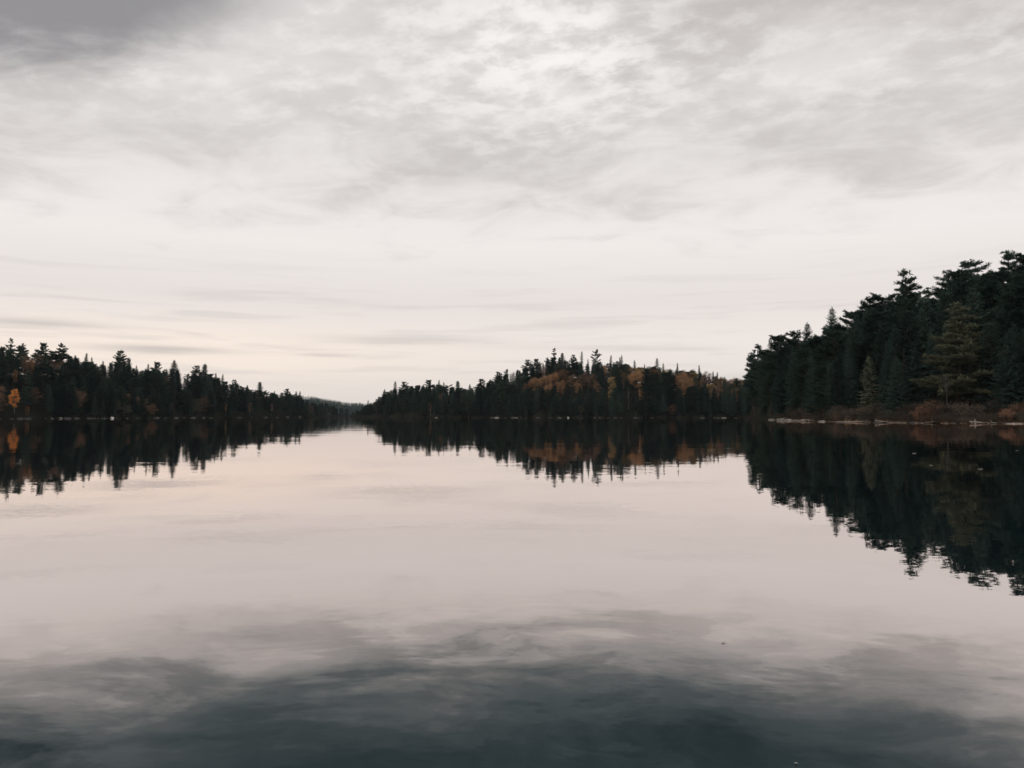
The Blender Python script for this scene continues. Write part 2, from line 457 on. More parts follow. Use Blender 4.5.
ZONES = {'L': (TOP_L, SH_L, RD_L, 14.0, (-5000, 358, 4)), 'C': (TOP_C, SH_C, RD_C, 13.0, (347, 9000, 4)),
         'R': (TOP_R, SH_R, RD_R, 19.0, (743, 9000, 5)), 'F': (TOP_F, SH_F, RD_F, 9.0, (100, 800, 30))}

def smooth(t):
    t = np.clip(t, 0, 1)
    return t * t * (3 - 2 * t)

def zone_height(zk, px, y):
    top, sh, rd, th, (lo, hi, soft) = ZONES[zk]
    s = np.interp(px, *sh) * (1 + 0.010 * np.sin(px * 0.31 + 1) + 0.007 * np.sin(px * 0.83) + 0.004 * np.sin(px * 2.1))
    r = np.interp(px, *rd)
    ker = np.array([-14, -7, 0, 7, 14])
    ty = sum(np.interp(px + k, *top) for k in ker) / 5
    ridge = s + r
    rz = np.maximum((416 - ty) / F * ridge + CAM_H - th, 1.6)
    t = (y - s) / r
    d = y - s
    bank = 0.16 + 1.7 * smooth(d / (16 if zk == 'R' else 9))
    z = np.where(t < 0, np.maximum(d * 0.12, -4) - 0.02, bank + np.maximum(rz - 1.8, 0) * smooth((t - 0.05) / 0.95) ** (0.9))
    z = np.where(t > 1, bank + np.maximum(rz - 1.8, 0) * (1 - 0.5 * smooth((t - 1.1) / 4)), z)
    w = np.clip((px - lo) / soft, 0, 1) * np.clip((hi - px) / soft, 0, 1)
    return -4 + (z + 4) * smooth(w)

def ground(x, y):
    x = np.asarray(x, float); y = np.asarray(y, float)
    yy = np.maximum(y, 1.0)
    px = np.clip(512 + F * x / yy, -3000, 4000)
    z = np.full(np.broadcast(x, y).shape, -4.0)
    for zk in ZONES:
        z = np.maximum(z, zone_height(zk, px, yy))
    z = np.where(y < 20, -4.0, z)
    r = np.hypot(x, y)
    z = np.where((y < 20) & (r > 500), 2.0, z)
    lump = 0.35 * np.sin(x * 0.21 + 0.7 * np.sin(y * 0.13)) * np.sin(y * 0.19 + 1.3) + 0.18 * np.sin(x * 0.63 + y * 0.41)
    return z + np.where(z > 1.2, lump, 0.12 * lump)

# terrain sheet
fine = np.arange(-46, 46.001, 0.22)
ang = np.concatenate([np.arange(-180, -46, 4.0), fine, np.arange(48, 180, 4.0)])
rad = np.concatenate([[0.0, 30.0], np.geomspace(70, 3000, 300)])
A, Rr = np.meshgrid(np.radians(ang), rad)
X, Y = Rr * np.sin(A), Rr * np.cos(A)
Z = ground(X, Y)
na, nr = len(ang), len(rad)
faces = []
for i in range(1, nr - 1):
    for j in range(na):
        j2 = (j + 1) % na
        faces.append((i * na + j, i * na + j2, (i + 1) * na + j2, (i + 1) * na + j))
me = bpy.data.meshes.new('ground')
V = np.stack([X, Y, Z], 2).reshape(-1, 3)
me.from_pydata(V.tolist(), [], faces + [tuple(na + j for j in range(na))[::-1]])
me.materials.append(M_GROUND)
me.polygons.foreach_set('use_smooth', [True] * len(me.polygons))
tag(link('ground', me), kind='structure')

# water sheet
mb = MB()
ringn = 96
th = np.linspace(0, 2 * math.pi, ringn, endpoint=False)
mb.add(np.stack([2990 * np.cos(th), 2990 * np.sin(th), 0 * th], 1), [tuple(range(ringn))])
tag(link('lake_water', mb.mesh('lake_water', M_WATER)), kind='structure')

# ------------------------------------------------------------------ labels
SECT = {
 'L': [(12, 'before the vivid orange birch'), (40, 'close behind the vivid orange birch'), (72, 'below the ragged skyline pines'), (104, 'just short of the white rock'),
       (140, 'around the open crowned pine'), (190, 'beside the widest spruce'), (222, 'just short of the yellow birch'),
       (250, 'near the first orange maple'), (285, 'near the second orange maple'), (312, 'by the twin spires'), (999, 'on the hazier point behind')],
 'C': [(385, "on the hill's low tapering tip"), (420, "on the hill's first hump"), (462, 'before the dip in the hill'), (500, 'at the dip in the hill'),
       (528, 'just short of the orange maples'), (562, 'around the orange maples'), (600, 'right after the summit pine'), (632, 'beside the white birch stem'),
       (670, 'under the square topped spruce'), (708, 'far along the brown ridge'), (999, 'at the end of the brown ridge')],
 'R': [(762, "at the near wood's tip"), (785, 'behind the pale rock slab'), (815, 'behind the thick bleached log'), (848, 'beside the sharp tipped spruce'),
       (884, 'around the young pine'), (925, 'beneath the broad crowned pine'), (962, 'behind the olive pine'), (994, 'beside the small rusty maple'), (1999, 'at the picture edge')],
}
GROUPN = {'L': 'along the long shore under the pink glow', 'C': 'on the wooded hill across the lake', 'R': 'in the near dark wood above the driftwood bank'}
def sector(zk, px):
    for lim, s in SECT[zk]:
        if px < lim:
            return s
    return SECT[zk][-1][1]
def cat_of(key):
    return 'pine tree' if 'pine' in key else 'narrow spruce tree' if key == 'spruce_a' else 'cedar tree' if key == 'cedar' else 'spruce tree' if 'spruce' in key else 'dead tree' if key == 'snag' else 'birch tree' if 'birch' in key else 'maple tree' if 'maple' in key else 'aspen tree' if 'aspen' in key else 'willow'
def auto_label(zk, px, key, t, H):
    row = 'at the waterline' if t < 0.2 else 'midway up' if t < 0.62 else 'up top'
    size = 'small' if H < 9.5 else 'tall' if H > 14.5 else 'medium'
    return f"{size} {KINDS[key]['desc']} {row}, {sector(zk, px)}"
GN = {'pine tree': 'pines', 'spruce tree': 'spruces', 'narrow spruce tree': 'narrow spruces', 'cedar tree': 'cedars', 'birch tree': 'birches', 'maple tree': 'autumn maples', 'aspen tree': 'brown aspens', 'willow': 'willows', 'dead tree': 'dead trees'}

def shore_at(zk, px):
    top, sh, rd, th, _ = ZONES[zk]
    return float(np.interp(px, *sh)), float(np.interp(px, *rd))

def put(zk, px, py, key, t=None, H=None, label=None, width=1.0, rot=None, lo=5.0, hi=25.0):
    """a tree whose tip shows at (px, py); t = how far up the slope; with H given, t is searched"""
    s, r = shore_at(zk, px)
    best = None
    for tt in ([t] if H is None else np.linspace(0.04, 1.3, 64)):
        y = s + r * tt
        x, zt = world_at(px, py, y)
        zg = float(ground(x, y))
        if zg < 0.15:
            continue
        h = zt - zg
        e = 0 if H is None else abs(h - H)
        if best is None or e < best[0]:
            best = (e, x, y, zg, h, tt)
    if best is None:
        return None
    e, x, y, zg, h, tt = best
    h = min(max(h, lo), hi)
    root = plant_tree(key, x, y, zg, h, width, rot)
    c = cat_of(key)
    tag(root, label or auto_label(zk, px, key, tt, h), c, f"{GN[c]} {GROUPN[zk]}")
    return root

# ------------------------------------------------------------------ trees that can be told apart, placed one by one
# near wood
for px, py, key, t, wd, lab in [
    (752, 352, 'pine_b', 0.45, 1.0, 'lopsided pine leaning out at the very tip of the near dark wood'),
    (760, 344, 'pine_tier', 0.7, 0.95, 'ragged pine with stubby limbs beside the thin spruce at the tip of the near wood'),
    (769, 338, 'spruce_c', 0.8, 1.0, 'thin skyline spruce standing apart just inside the tip of the near wood'),
    (784, 335, 'pine_e', 0.8, 1.0, 'dense pine rising right after the thin skyline spruce'),
    (792, 332, 'pine_a', 0.9, 1.0, 'round headed skyline pine behind the pale rock slab'),
    (808, 323, 'spruce_b', 0.85, 1.0, 'bushy skyline spruce one before the sharp tipped spruce'),
    (832, 308, 'spruce_b', 0.85, 0.95, 'sharp tipped spruce towering over its neighbours in the near wood'),
    (850, 311, 'pine_e', 0.9, 1.0, 'dense pine on the skyline just after the sharp tipped spruce'),
    (862, 303, 'pine_c', 0.9, 1.0, 'cone shaped pine below the broad crowned skyline pine'),
    (876, 297, 'pine_a', 0.9, 1.05, 'round pine filling the skyline above the young yellow green pine'),
    (890, 297, 'pine_d', 0.95, 1.0, 'flat topped pine tucked against the broad crowned skyline pine'),
    (910, 267, 'pine_c', 0.95, 0.92, 'broad crowned conical pine standing clear above the near wood skyline'),
    (925, 288, 'pine_tier', 0.95, 0.9, 'lower ragged pine in the notch after the broad crowned skyline pine'),
    (948, 272, 'pine_b', 0.95, 1.0, 'lopsided skyline pine with limbs reaching over the notch'),
    (960, 270, 'pine_e', 0.9, 0.9, 'dense pine wedged before the domed skyline pine'),
    (972, 262, 'pine_a', 0.95, 1.1, 'domed skyline pine above the olive pine'),
    (988, 272, 'pine_e', 0.9, 1.0, 'dense pine in the dip before the tallest tiered pine'),
    (1007, 250, 'pine_tier', 1.0, 0.95, 'tallest tiered pine with sky between its limbs'),
    (1024, 255, 'pine_a', 0.95, 1.1, 'big round pine cut by the picture edge after the tallest tiered pine'),
    (957, 302, 'olive_pine', 0.18, 1.25, 'wide olive pine with drooping pale limbs standing forward of the near wood'),
    (867, 357, 'young_pine', 0.14, 1.0, 'young yellow green pine standing out against the dark near wood'),
    (1001, 343, 'brown_maple', 0.25, 0.62, 'small rusty maple squeezed against the flank of the olive pine'),
    (947, 372, 'white_birch', 0.13, 0.6, 'slender white birch stem in front of the olive pine'),
    (903, 349, 'snag', 0.16, 0.8, 'thin mossy dead spruce between the young pine and the olive pine')]:
    put('R', px, py, key, t, label=lab, width=wd)
# long shore
for px, py, key, t, wd, lab in [
    (2, 346, 'spruce_b', 0.9, 1.0, 'spruce touching the picture edge before the two ragged skyline pines'),
    (11, 338, 'pine_tier', 1.0, 0.7, 'highest ragged pine on the long shore skyline, nearest the picture edge'),
    (22, 343, 'pine_b', 1.0, 0.65, 'second ragged skyline pine with its head bent over the brown slope'),
    (45, 343, 'pine_e', 0.95, 0.75, 'dense dark skyline pine alone above the brown slope'),
    (62, 346, 'pine_d', 1.0, 0.8, 'open pine with spreading bare limbs on the long shore skyline'),
    (75, 355, 'spruce_b', 0.95, 1.0, 'stubby skyline spruce just past the open spreading pine'),
    (84, 353, 'spruce_a', 0.95, 1.0, 'pointed skyline spruce paired with a bare spike'),
    (92, 357, 'spruce_c', 1.0, 0.8, 'bare looking spike of a spruce beside the skyline gap'),
    (104, 361, 'spruce_a', 0.9, 1.0, 'small pointed spruce just past the skyline gap'),
    (120, 351, 'pine_a', 0.95, 0.85, 'open crowned round pine standing tall above the white rock'),
    (128, 358, 'cedar', 0.9, 1.0, 'bushy cedar leaning on the open crowned round pine'),
    (137, 365, 'spruce_c', 0.95, 1.0, 'thin spire just beyond the open crowned round pine'),
    (148, 364, 'spruce_a', 0.9, 1.0, 'pointed spruce alone in the low saddle of the long shore'),
    (158, 362, 'pine_e', 0.9, 0.8, 'dense pine before the widest spruce of the long shore'),
    (175, 360, 'spruce_b', 0.85, 1.25, 'widest spruce of the long shore with a broad pyramid top'),
    (197, 366, 'pine_a', 0.85, 0.9, 'round topped pine after the widest spruce'),
    (204, 364, 'cedar', 0.85, 0.9, 'pointed head joined to the round topped pine after the widest spruce'),
    (217, 373, 'spruce_a', 0.85, 1.0, 'first spruce of the descending skyline of the long shore'),
    (222, 374, 'spruce_d', 0.85, 1.0, 'ragged spruce next to the first of the descending skyline'),
    (235, 380, 'pine_a', 0.85, 0.8, 'rounded pine over the first orange maple'),
    (248, 385, 'spruce_b', 0.8, 1.0, 'blunt spruce between the two orange maples of the long shore'),
    (260, 382, 'cedar', 0.85, 0.95, 'dark cedar peaking just before the second orange maple'),
    (275, 391, 'spruce_a', 0.85, 1.0, 'low pointed spruce just after the second orange maple'),
    (288, 389, 'pine_a', 0.85, 0.9, 'last rounded pine before the twin spires of the long shore'),
    (296, 391, 'spruce_c', 0.85, 1.2, 'first of the twin spires ending the long shore skyline'),
    (300, 391, 'spruce_c', 0.9, 1.2, 'second of the twin spires ending the long shore skyline')]:
    put('L', px, py, key, t, label=lab, width=wd)
for px, py, key, H, wd, lab in [
    (15, 387, 'orange_birch', 10, 1.0, 'vivid orange birch glowing low on the long shore'),
    (15, 368, 'rust_maple', 7, 0.5, 'dim orange maple higher up behind the vivid orange birch'),
    (27, 404, 'rust_maple', 5.5, 0.5, 'low rusty maple at the foot of the vivid orange birch'),
    (35, 385, 'brown_maple', 9, 1.0, 'large brown maple beside the vivid orange birch'),
    (38, 351, 'brown_maple', 7, 1.3, 'brown maple crowning the open slope'),
    (30, 357, 'rust_maple', 6, 1.0, 'small rusty maple on the open slope under the bent pine'),
    (46, 362, 'brown_maple', 7, 1.3, 'brown maple low on the open slope under the dense pine'),
    (31, 368, 'brown_maple', 8, 1.2, 'brown maple at the bottom of the open slope'),
    (54, 360, 'brown_maple', 7, 1.2, 'pale brown maple below the open spreading pine'),
    (97, 368, 'brown_maple', 7, 0.9, 'brown maple showing in the skyline gap'),
    (8, 362, 'brown_maple', 7, 0.9, 'brown maple under the highest ragged pine'),
    (130, 378, 'yellow_birch', 6, 0.6, 'small yellow birch high under the open crowned pine'),
    (74, 400, 'brown_aspen', 7, 1.0, 'reddish brown aspen low by the water before the white rock'),
    (117, 399, 'grey_willow', 7, 0.9, 'grey green willow right above the white rock'),
    (226, 402, 'yellow_birch', 8, 0.7, 'yellow birch at the waterline of the long shore'),
    (236, 389, 'rust_maple', 9, 0.55, 'first orange maple of the long shore, slim and upright'),
    (266, 394, 'rust_maple', 11, 0.7, 'second orange maple of the long shore, low and round')]:
    put('L', px, py, key, H=H, label=lab, width=wd)
# wooded hill
for px, py, key, t, wd, lab in [
    (362, 404, 'spruce_a', 0.5, 1.0, 'first small spruce on the low tip of the hill'),
    (368, 400, 'spruce_c', 0.7, 1.2, 'second small spruce on the low tip of the hill'),
    (384, 389, 'spruce_b', 0.8, 1.0, 'blunt spruce where the tip climbs to the first hump'),
    (395, 381, 'spruce_c', 0.9, 1.4, 'spike of a spruce on the first hump of the hill'),
    (405, 382, 'pine_a', 0.8, 1.0, 'round pine crowning the first hump of the hill'),
    (428, 380, 'pine_e', 0.85, 1.0, 'dense round pine at the far end of the first hump'),
    (438, 380, 'spruce_a', 0.9, 1.0, 'pointed spruce at the end of the first hump'),
    (445, 382, 'spruce_c', 0.9, 1.2, 'slim spike before the reddish maple of the hill'),
    (458, 381, 'cedar', 0.9, 1.0, 'dark cedar standing over the reddish maple'),
    (470, 384, 'spruce_b', 0.9, 1.0, 'spruce in the dip after the reddish maple'),
    (482, 379, 'pine_e', 0.9, 0.9, 'dense pine starting the main climb of the hill'),
    (490, 379, 'spruce_a', 0.95, 1.0, 'spruce beside the dense pine at the start of the climb'),
    (498, 372, 'pine_a', 0.95, 0.9, 'round pine halfway up the climb of the hill'),
    (506, 369, 'pine_b', 0.95, 0.8, 'lopsided pine in the upper half of the climb'),
    (528, 360, 'pine_a', 0.95, 1.0, 'rounded pine at the shoulder of the summit'),
    (536, 359, 'pine_e', 0.95, 0.9, 'dense pine next to the shoulder of the summit'),
    (548, 357, 'spruce_b', 0.95, 0.9, 'blunt spruce just before the summit pine'),
    (555, 348, 'pine_tier', 1.0, 0.75, 'summit pine, ragged and highest on the wooded hill'),
    (562, 353, 'cedar', 0.95, 0.95, 'broad cedar leaning against the summit pine'),
    (573, 355, 'pine_a', 0.95, 0.75, 'small headed pine after the broad summit cedar'),
    (581, 351, 'spruce_c', 1.0, 0.9, 'needle thin spruce spire near the summit pine'),
    (588, 359, 'spruce_a', 0.95, 0.8, 'short spruce between the needle spire and the umbrella pine'),
    (595, 352, 'pine_d', 0.95, 0.85, 'umbrella pine with a gappy head past the summit'),
    (610, 355, 'spruce_c', 1.0, 1.1, 'lone spire over the orange ridge spot'),
    (620, 357, 'spruce_a', 0.95, 0.9, 'first of two joined spires past the orange ridge spot'),
    (622, 355, 'spruce_c', 1.0, 0.9, 'second of two joined spires past the orange ridge spot'),
    (635, 360, 'spruce_c', 1.0, 1.2, 'thin spire over the white birch stem'),
    (645, 364, 'spruce_d', 0.95, 0.9, 'ragged spruce before the tall square topped one'),
    (657, 358, 'spruce_c', 1.0, 1.4, 'tall square topped spruce over the brown ridge'),
    (663, 363, 'spruce_c', 1.0, 1.0, 'spire following the tall square topped spruce'),
    (677, 363, 'spruce_a', 1.0, 0.8, 'pointed spruce in the middle of the brown ridge'),
    (700, 365, 'spruce_a', 1.0, 0.8, 'last tall spruce of the brown ridge'),
    (713, 371, 'spruce_c', 1.0, 1.0, 'short spire after the last tall spruce of the brown ridge'),
    (717, 372, 'spruce_c', 1.0, 1.0, 'shorter spire nearest the dark near wood')]:
    put('C', px, py, key, t, label=lab, width=wd)
for px, py, key, H, wd, lab in [
    (452, 391, 'rust_maple', 8, 0.9, 'reddish maple alone in the dip of the hill'),
    (527, 382, 'rust_maple', 10, 1.1, 'orange maple lowest in the patch, on its near side'),
    (534, 376, 'rust_maple', 11, 1.1, 'orange maple at the lower edge of the patch'),
    (544, 374, 'rust_maple', 11, 1.1, 'orange maple in the heart of the patch'),
    (554, 371, 'rust_maple', 11, 1.15, 'orange maple on the upper edge of the patch'),
    (563, 368, 'rust_maple', 11, 1.2, 'brightest orange maple right below the summit pine'),
    (561, 379, 'rust_maple', 10, 1.0, 'orange maple at the foot of the patch'),
    (549, 382, 'rust_maple', 10, 0.9, 'small orange maple at the foot of the patch, half hidden'),
    (573, 372, 'brown_maple', 11, 1.2, 'brown maple joining the patch below the needle spire'),
    (583, 371, 'brown_maple', 11, 1.2, 'brown maple below the short spruce'),
    (578, 381, 'rust_maple', 9, 0.9, 'rusty maple low between the patch and the umbrella pine'),
    (592, 372, 'brown_maple', 11, 1.2, 'brown maple below the umbrella pine'),
    (597, 380, 'brown_maple', 9, 1.1, 'brown maple low below the umbrella pine'),
    (604, 363, 'rust_maple', 8, 0.7, 'orange ridge spot of a maple past the umbrella pine'),
    (612, 368, 'brown_maple', 8, 0.9, 'brown maple under the lone spire'),
    (628, 364, 'brown_maple', 8, 1.0, 'brown maple rounding out the ridge by the two joined spires'),
    (641, 387, 'rust_maple', 10, 0.55, 'slim pale orange maple midway down below the ragged spruce'),
    (633, 376, 'yellow_birch', 8, 0.6, 'small yellow birch midway down the brown ridge side'),
    (610, 389, 'yellow_birch', 9, 0.8, 'dull yellow birch low beside the white birch stem'),
    (628, 388, 'white_birch', 12, 0.7, 'white birch with a bare stem low on the hill'),
    (652, 366, 'brown_maple', 9, 1.2, 'brown maple on the ridge by the square topped spruce'),
    (668, 367, 'brown_maple', 9, 1.2, 'round brown maple on the ridge after the square topped spruce'),
    (684, 368, 'brown_maple', 9, 1.2, 'brown maple at the middle of the brown ridge'),
    (692, 368, 'rust_maple', 9, 0.9, 'rusty maple before the last tall spruce of the ridge'),
    (706, 369, 'brown_maple', 9, 1.1, 'brown maple after the last tall spruce of the ridge'),
    (724, 375, 'brown_maple', 9, 1.2, 'brown maple near the end of the ridge'),
    (735, 376, 'rust_maple', 9, 1.0, 'rusty maple at the end of the ridge'),
    (742, 377, 'brown_maple', 9, 1.0, 'brown maple half behind the dark near wood')]:
    put('C', px, py, key, H=H, label=lab, width=wd)

# ------------------------------------------------------------------ the rest of the woods, row by row
SPR, PIN = ['spruce_a', 'spruce_b', 'spruce_d', 'spruce_c'], ['pine_a', 'pine_b', 'pine_c', 'pine_d', 'pine_e']
def rows(zk, lo, hi, spec, keep=()):
    top = ZONES[zk][0]
    for t0, step, hlo, hhi, ppine, pbrown0 in spec:
        px = lo + rng.uniform(0, step)
        while px < hi:
            t = t0 + rng.uniform(-0.05, 0.05)
            if any(abs(px - q[0]) < q[1] and (q[3] if len(q) > 3 else 0) <= t < q[2] for q in keep):
                px += step * rng.uniform(0.7, 1.3); continue
            u = rng.random()
            pbrown = pbrown0
            if hlo < 5: pass
            elif zk == 'C' and px > 630 and 0.55 < t < 1.06: pbrown = 0.62
            elif zk == 'C' and px > 590 and t > 0.35: pbrown = 0.24
            if zk == 'L' and px < 62 and t > 0.6: pbrown = 0.6
            broad = 0.55 if (zk == 'C' and px < 500) or zk == 'L' else 0.2
            key = ((rng.choice(['brown_maple', 'brown_aspen', 'brown_maple', 'rust_maple', 'yellow_birch']) if zk == 'C' and px > 590 and t > 0.3 else rng.choice(['brown_maple', 'brown_aspen', 'grey_willow'])) if u < pbrown else
                   'cedar' if hlo < 5 else 'snag' if u > 0.975 and zk != 'R' else
                   rng.choice(PIN) if u < pbrown + ppine else 'cedar' if rng.random() < broad else rng.choice(SPR, p=[.36, .30, .22, .12]))
            s, r = shore_at(zk, px)
            y = s + r * max(t, 0.05)
            x = (px - 512) / F * y * CT
            zg = float(ground(x, y))
            H = rng.uniform(hlo, hhi)
            if key == 'grey_willow': H *= 0.5
            if 'brown' in key: H *= 0.75
            lim = float(np.interp(px, *top)) + (rng.uniform(6, 15) if zk == 'R' else rng.uniform(1.5, 5) if zk == 'L' else rng.uniform(1.5, 4.5))
            _, zmax = world_at(px, lim, y)
            H = min(H, zmax - zg)
            if zg > 0.2 and H > (2.6 if hlo < 5 else 3.2 if zk == 'C' and px < 375 else 4.5):
                root = plant_tree(str(key), x, y, zg, H, rng.uniform(0.9, 1.25) * (2.0 if hlo < 5 else 0.92 if zk == 'R' else 1.15))
                c = cat_of(key)
                tag(root, auto_label(zk, px, key, t, H), c, f"{GN[c]} {GROUPN[zk]}")
            px += step * rng.uniform(0.6, 1.4)
rows('L', -40, 348, [(0.05, 7.0, 8, 14, 0.2, 0.12), (0.20, 7.5, 10, 16, 0.3, 0.09), (0.42, 7.5, 11, 17, 0.35, 0.08), (0.66, 7.0, 11, 17, 0.35, 0.08), (0.88, 6.5, 11, 18, 0.3, 0.08), (1.1, 6.5, 11, 19, 0.3, 0.0), (1.0, 8.0, 3.2, 4.6, 0.0, 0.0)],
     keep=[(15, 9, 0.45), (36, 8, 0.3), (117, 6, 0.15), (226, 4, 0.2), (236, 4, 0.5), (266, 5, 0.5), (41, 17, 1.0, 0.55), (28, 5, 0.9, 0.4), (97, 5, 1.0, 0.6)])
rows('C', 350, 762, [(0.03, 5.6, 7, 13, 0.12, 0.08), (0.20, 6.5, 11, 15, 0.25, 0.06), (0.42, 7.0, 11, 16, 0.25, 0.08), (0.64, 7.0, 11, 16, 0.3, 0.10), (0.86, 5.6, 11, 18, 0.3, 0.06), (1.0, 5.0, 11, 19, 0.25, 0.04), (1.14, 5.6, 11, 20, 0.2, 0.04), (1.0, 6.0, 3.2, 4.6, 0.0, 0.0), (1.1, 6.0, 3.2, 4.6, 0.0, 0.0)],
     keep=[(560, 40, 0.82, 0.26), (628, 4, 0.5, 0.0), (641, 4, 0.6, 0.1), (606, 3, 0.9, 0.3), (452, 5, 0.8, 0.3)])
rows('R', 748, 1075, [(0.15, 9.0, 10, 15, 0.25, 0.0), (0.32, 10, 12, 18, 0.35, 0.0), (0.54, 10, 13, 20, 0.38, 0.0), (0.76, 10, 13, 21, 0.4, 0.0), (0.98, 9.5, 13, 22, 0.4, 0.0), (1.2, 13, 13, 20, 0.4, 0.0)],
     keep=[(867, 16, 0.42), (955, 34, 0.28), (1001, 10, 0.3), (903, 6, 0.2)])

# far ridge: one distant mass of forest
mb = MB()
for k in range(1900):
    px = rng.uniform(285, 400); t = rng.uniform(0.0, 1.15)
    y = 1890 + 170 * t
    x = (px - 512) / F * y
    zg = float(ground(x, y))
    H = rng.uniform(7, 12); w = rng.uniform(1.6, 2.8)
    if zg < 0.1: continue
    n = 26
    q = rng.uniform(0.05, 1, n)
    a_ = rng.uniform(0, 6.28, n)
    rr = w * (1 - q) ** 0.7 * rng.uniform(.4, 1, n)
    P = np.stack([x + np.cos(a_) * rr * 0.3, y + np.sin(a_) * rr * 0.3, zg + q * H], 1)
    D = np.stack([np.cos(a_), np.sin(a_), rng.uniform(-.5, .3, n)], 1)
    mb.kites(P, D, rr + 0.8, 1.5, 0.2)
tag(link('far_forest', mb.mesh('far_forest', M_SPRUCE)), 'hazy distant forest mass on the farthest ridge across the lake gap', 'forest', kind='stuff')

# ------------------------------------------------------------------ shoreline rocks
def rock_mesh(seed, mat, flat=0.5):
    r2 = np.random.default_rng(seed)
    mb = MB()
    nu, nv = 14, 8
    ph = r2.uniform(0, 6.28, 6)
    V, Fc = [], []
    for i in range(nv + 1):
        la = -math.pi / 2 + math.pi * i / nv
        for j in range(nu):
            lo = 2 * math.pi * j / nu
            r = 1 + 0.16 * math.sin(2 * lo + ph[0]) + 0.12 * math.sin(3 * lo + ph[1] + 2 * la) + 0.08 * math.sin(5 * lo + ph[2]) * math.cos(3 * la + ph[3])
            r += r2.normal(0, 0.035)
            V.append((r * math.cos(la) * math.cos(lo), r * math.cos(la) * math.sin(lo) * 0.8, flat * (abs(math.sin(la)) ** 0.8) * math.copysign(1, math.sin(la)) * r))
    for i in range(nv):
        for j in range(nu):
            Fc.append((i * nu + j, i * nu + (j + 1) % nu, (i + 1) * nu + (j + 1) % nu, (i + 1) * nu + j))
    mb.add(V, Fc)
    return mb.mesh('rock', mat, False)
ROCKS = [rock_mesh(i, M_ROCK, 0.35 + 0.08 * (i % 3)) for i in range(5)]
PALE = [rock_mesh(20 + i, M_PALEROCK, 0.35) for i in range(4)]
WHITE = rock_mesh(40, M_WHITEROCK, 0.7)

def water_edge(zk, px):
    """distance at which the land of this shore leaves the water along picture column px"""
    s, r = shore_at(zk, px)
    ys = np.linspace(s * 0.94, s + 14, 240)
    g = ground((px - 512) / F * ys, ys)
    i = int(np.argmax(g > 0.0))
    return float(ys[i])

def put_rock(me, zk, px, size, label, group, dz=0.0, dy=0.0, stretch=1.0):
    y = water_edge(zk, px) + dy
    x = (px - 512) / F * y
    o = link('shore_rock', me)
    o.location = (x, y, size * 0.12 + dz)
    o.scale = (size * stretch, size, size)
    o.rotation_euler = (0, 0, rng.normal(0, 0.35))
    tag(o, label, 'rock', group)
    return o

for lo_, hi_, n_, lab in [(0, 30, 4, 'dim grey rock at the waterline under the vivid orange birch'), (31, 68, 6, 'dim grey rock at the waterline of the long shore below the brown maples'),
                          (69, 108, 9, 'dim grey rock on the waterline stretch leading to the white rock'), (117, 165, 6, 'dim grey rock at the waterline just past the white rock'),
                          (166, 220, 7, 'dim grey rock at the waterline under the widest spruce'), (240, 300, 6, 'dim grey rock at the waterline under the orange maples of the long shore')]:
    for px in np.linspace(lo_, hi_, n_):
        D = shore_at('L', px)[0]
        put_rock(ROCKS[int(rng.integers(5))], 'L', px + rng.normal(0, 1), rng.uniform(0.35, 0.85) * D / 330, lab, 'grey rocks along the long shore', stretch=rng.uniform(1, 2.2))
put_rock(WHITE, 'L', 112.5, 0.72, 'bright white rock standing alone at the waterline of the long shore', 'bright rocks', 0.05, -0.6, 1.6)
put_rock(PALE[0], 'L', 60, 0.9, 'paler grey boulder left of the white rock by itself on the long shore', 'bright rocks', 0.1, -0.5, 1.5)
for lo_, hi_, n_, lab in [(408, 445, 5, 'dim stone at the water edge under the first hump of the hill'), (490, 538, 10, 'pale dash of stone at the water edge under the climb of the hill'),
                          (545, 580, 8, 'dim stone at the water edge under the orange maple patch'), (596, 655, 12, 'dim stone at the water edge beneath the white birch stem'),
                          (700, 742, 11, 'grey stone at the water edge where the hill meets the dark near wood')]:
    for px in np.linspace(lo_, hi_, n_):
        put_rock((ROCKS + PALE[:1])[int(rng.integers(6))], 'C', px + rng.normal(0, 1.5), rng.uniform(0.3, 0.75), lab, 'stones along the foot of the wooded hill', stretch=rng.uniform(1, 2.4))
put_rock(WHITE, 'C', 568, 0.55, 'small bright stone at the water edge below the summit pine', 'bright rocks', 0.15, -0.5)
put_rock(PALE[1], 'C', 497, 0.8, 'pale stone at the foot of the climb, brightest of that stretch', 'bright rocks', 0.1, -0.5, 2)
# near bank: pale slab and its neighbours
for px, sz, st, me, lab in [(772, 0.62, 1.6, PALE[0], 'low pale rock at the outer end of the rock slab'), (783, 1.05, 2.1, PALE[1], 'largest pale rock slab at the point of the near bank'),
                            (789, 0.7, 1.6, PALE[2], 'pale rock leaning on the largest rock slab'), (795, 0.5, 1.5, ROCKS[1], 'grey rock beside the largest rock slab'),
                            (805, 0.52, 2.0, PALE[3], 'small pale rock past the slab before the driftwood'), (822, 0.36, 2.0, PALE[2], 'small flat rock among the driftwood near the slab'),
                            (847, 0.34, 1.4, PALE[0], 'yellowish stone by the reeds in front of the young pine'), (877, 0.32, 1.6, ROCKS[2], 'grey stone between bleached logs past the young pine'),
                            (912, 0.34, 1.4, ROCKS[0], 'dark stone at the water in front of the rusty bush')]:
    put_rock(me, 'R', px, sz, lab, 'rocks on the near bank', 0.04, -0.2, st)

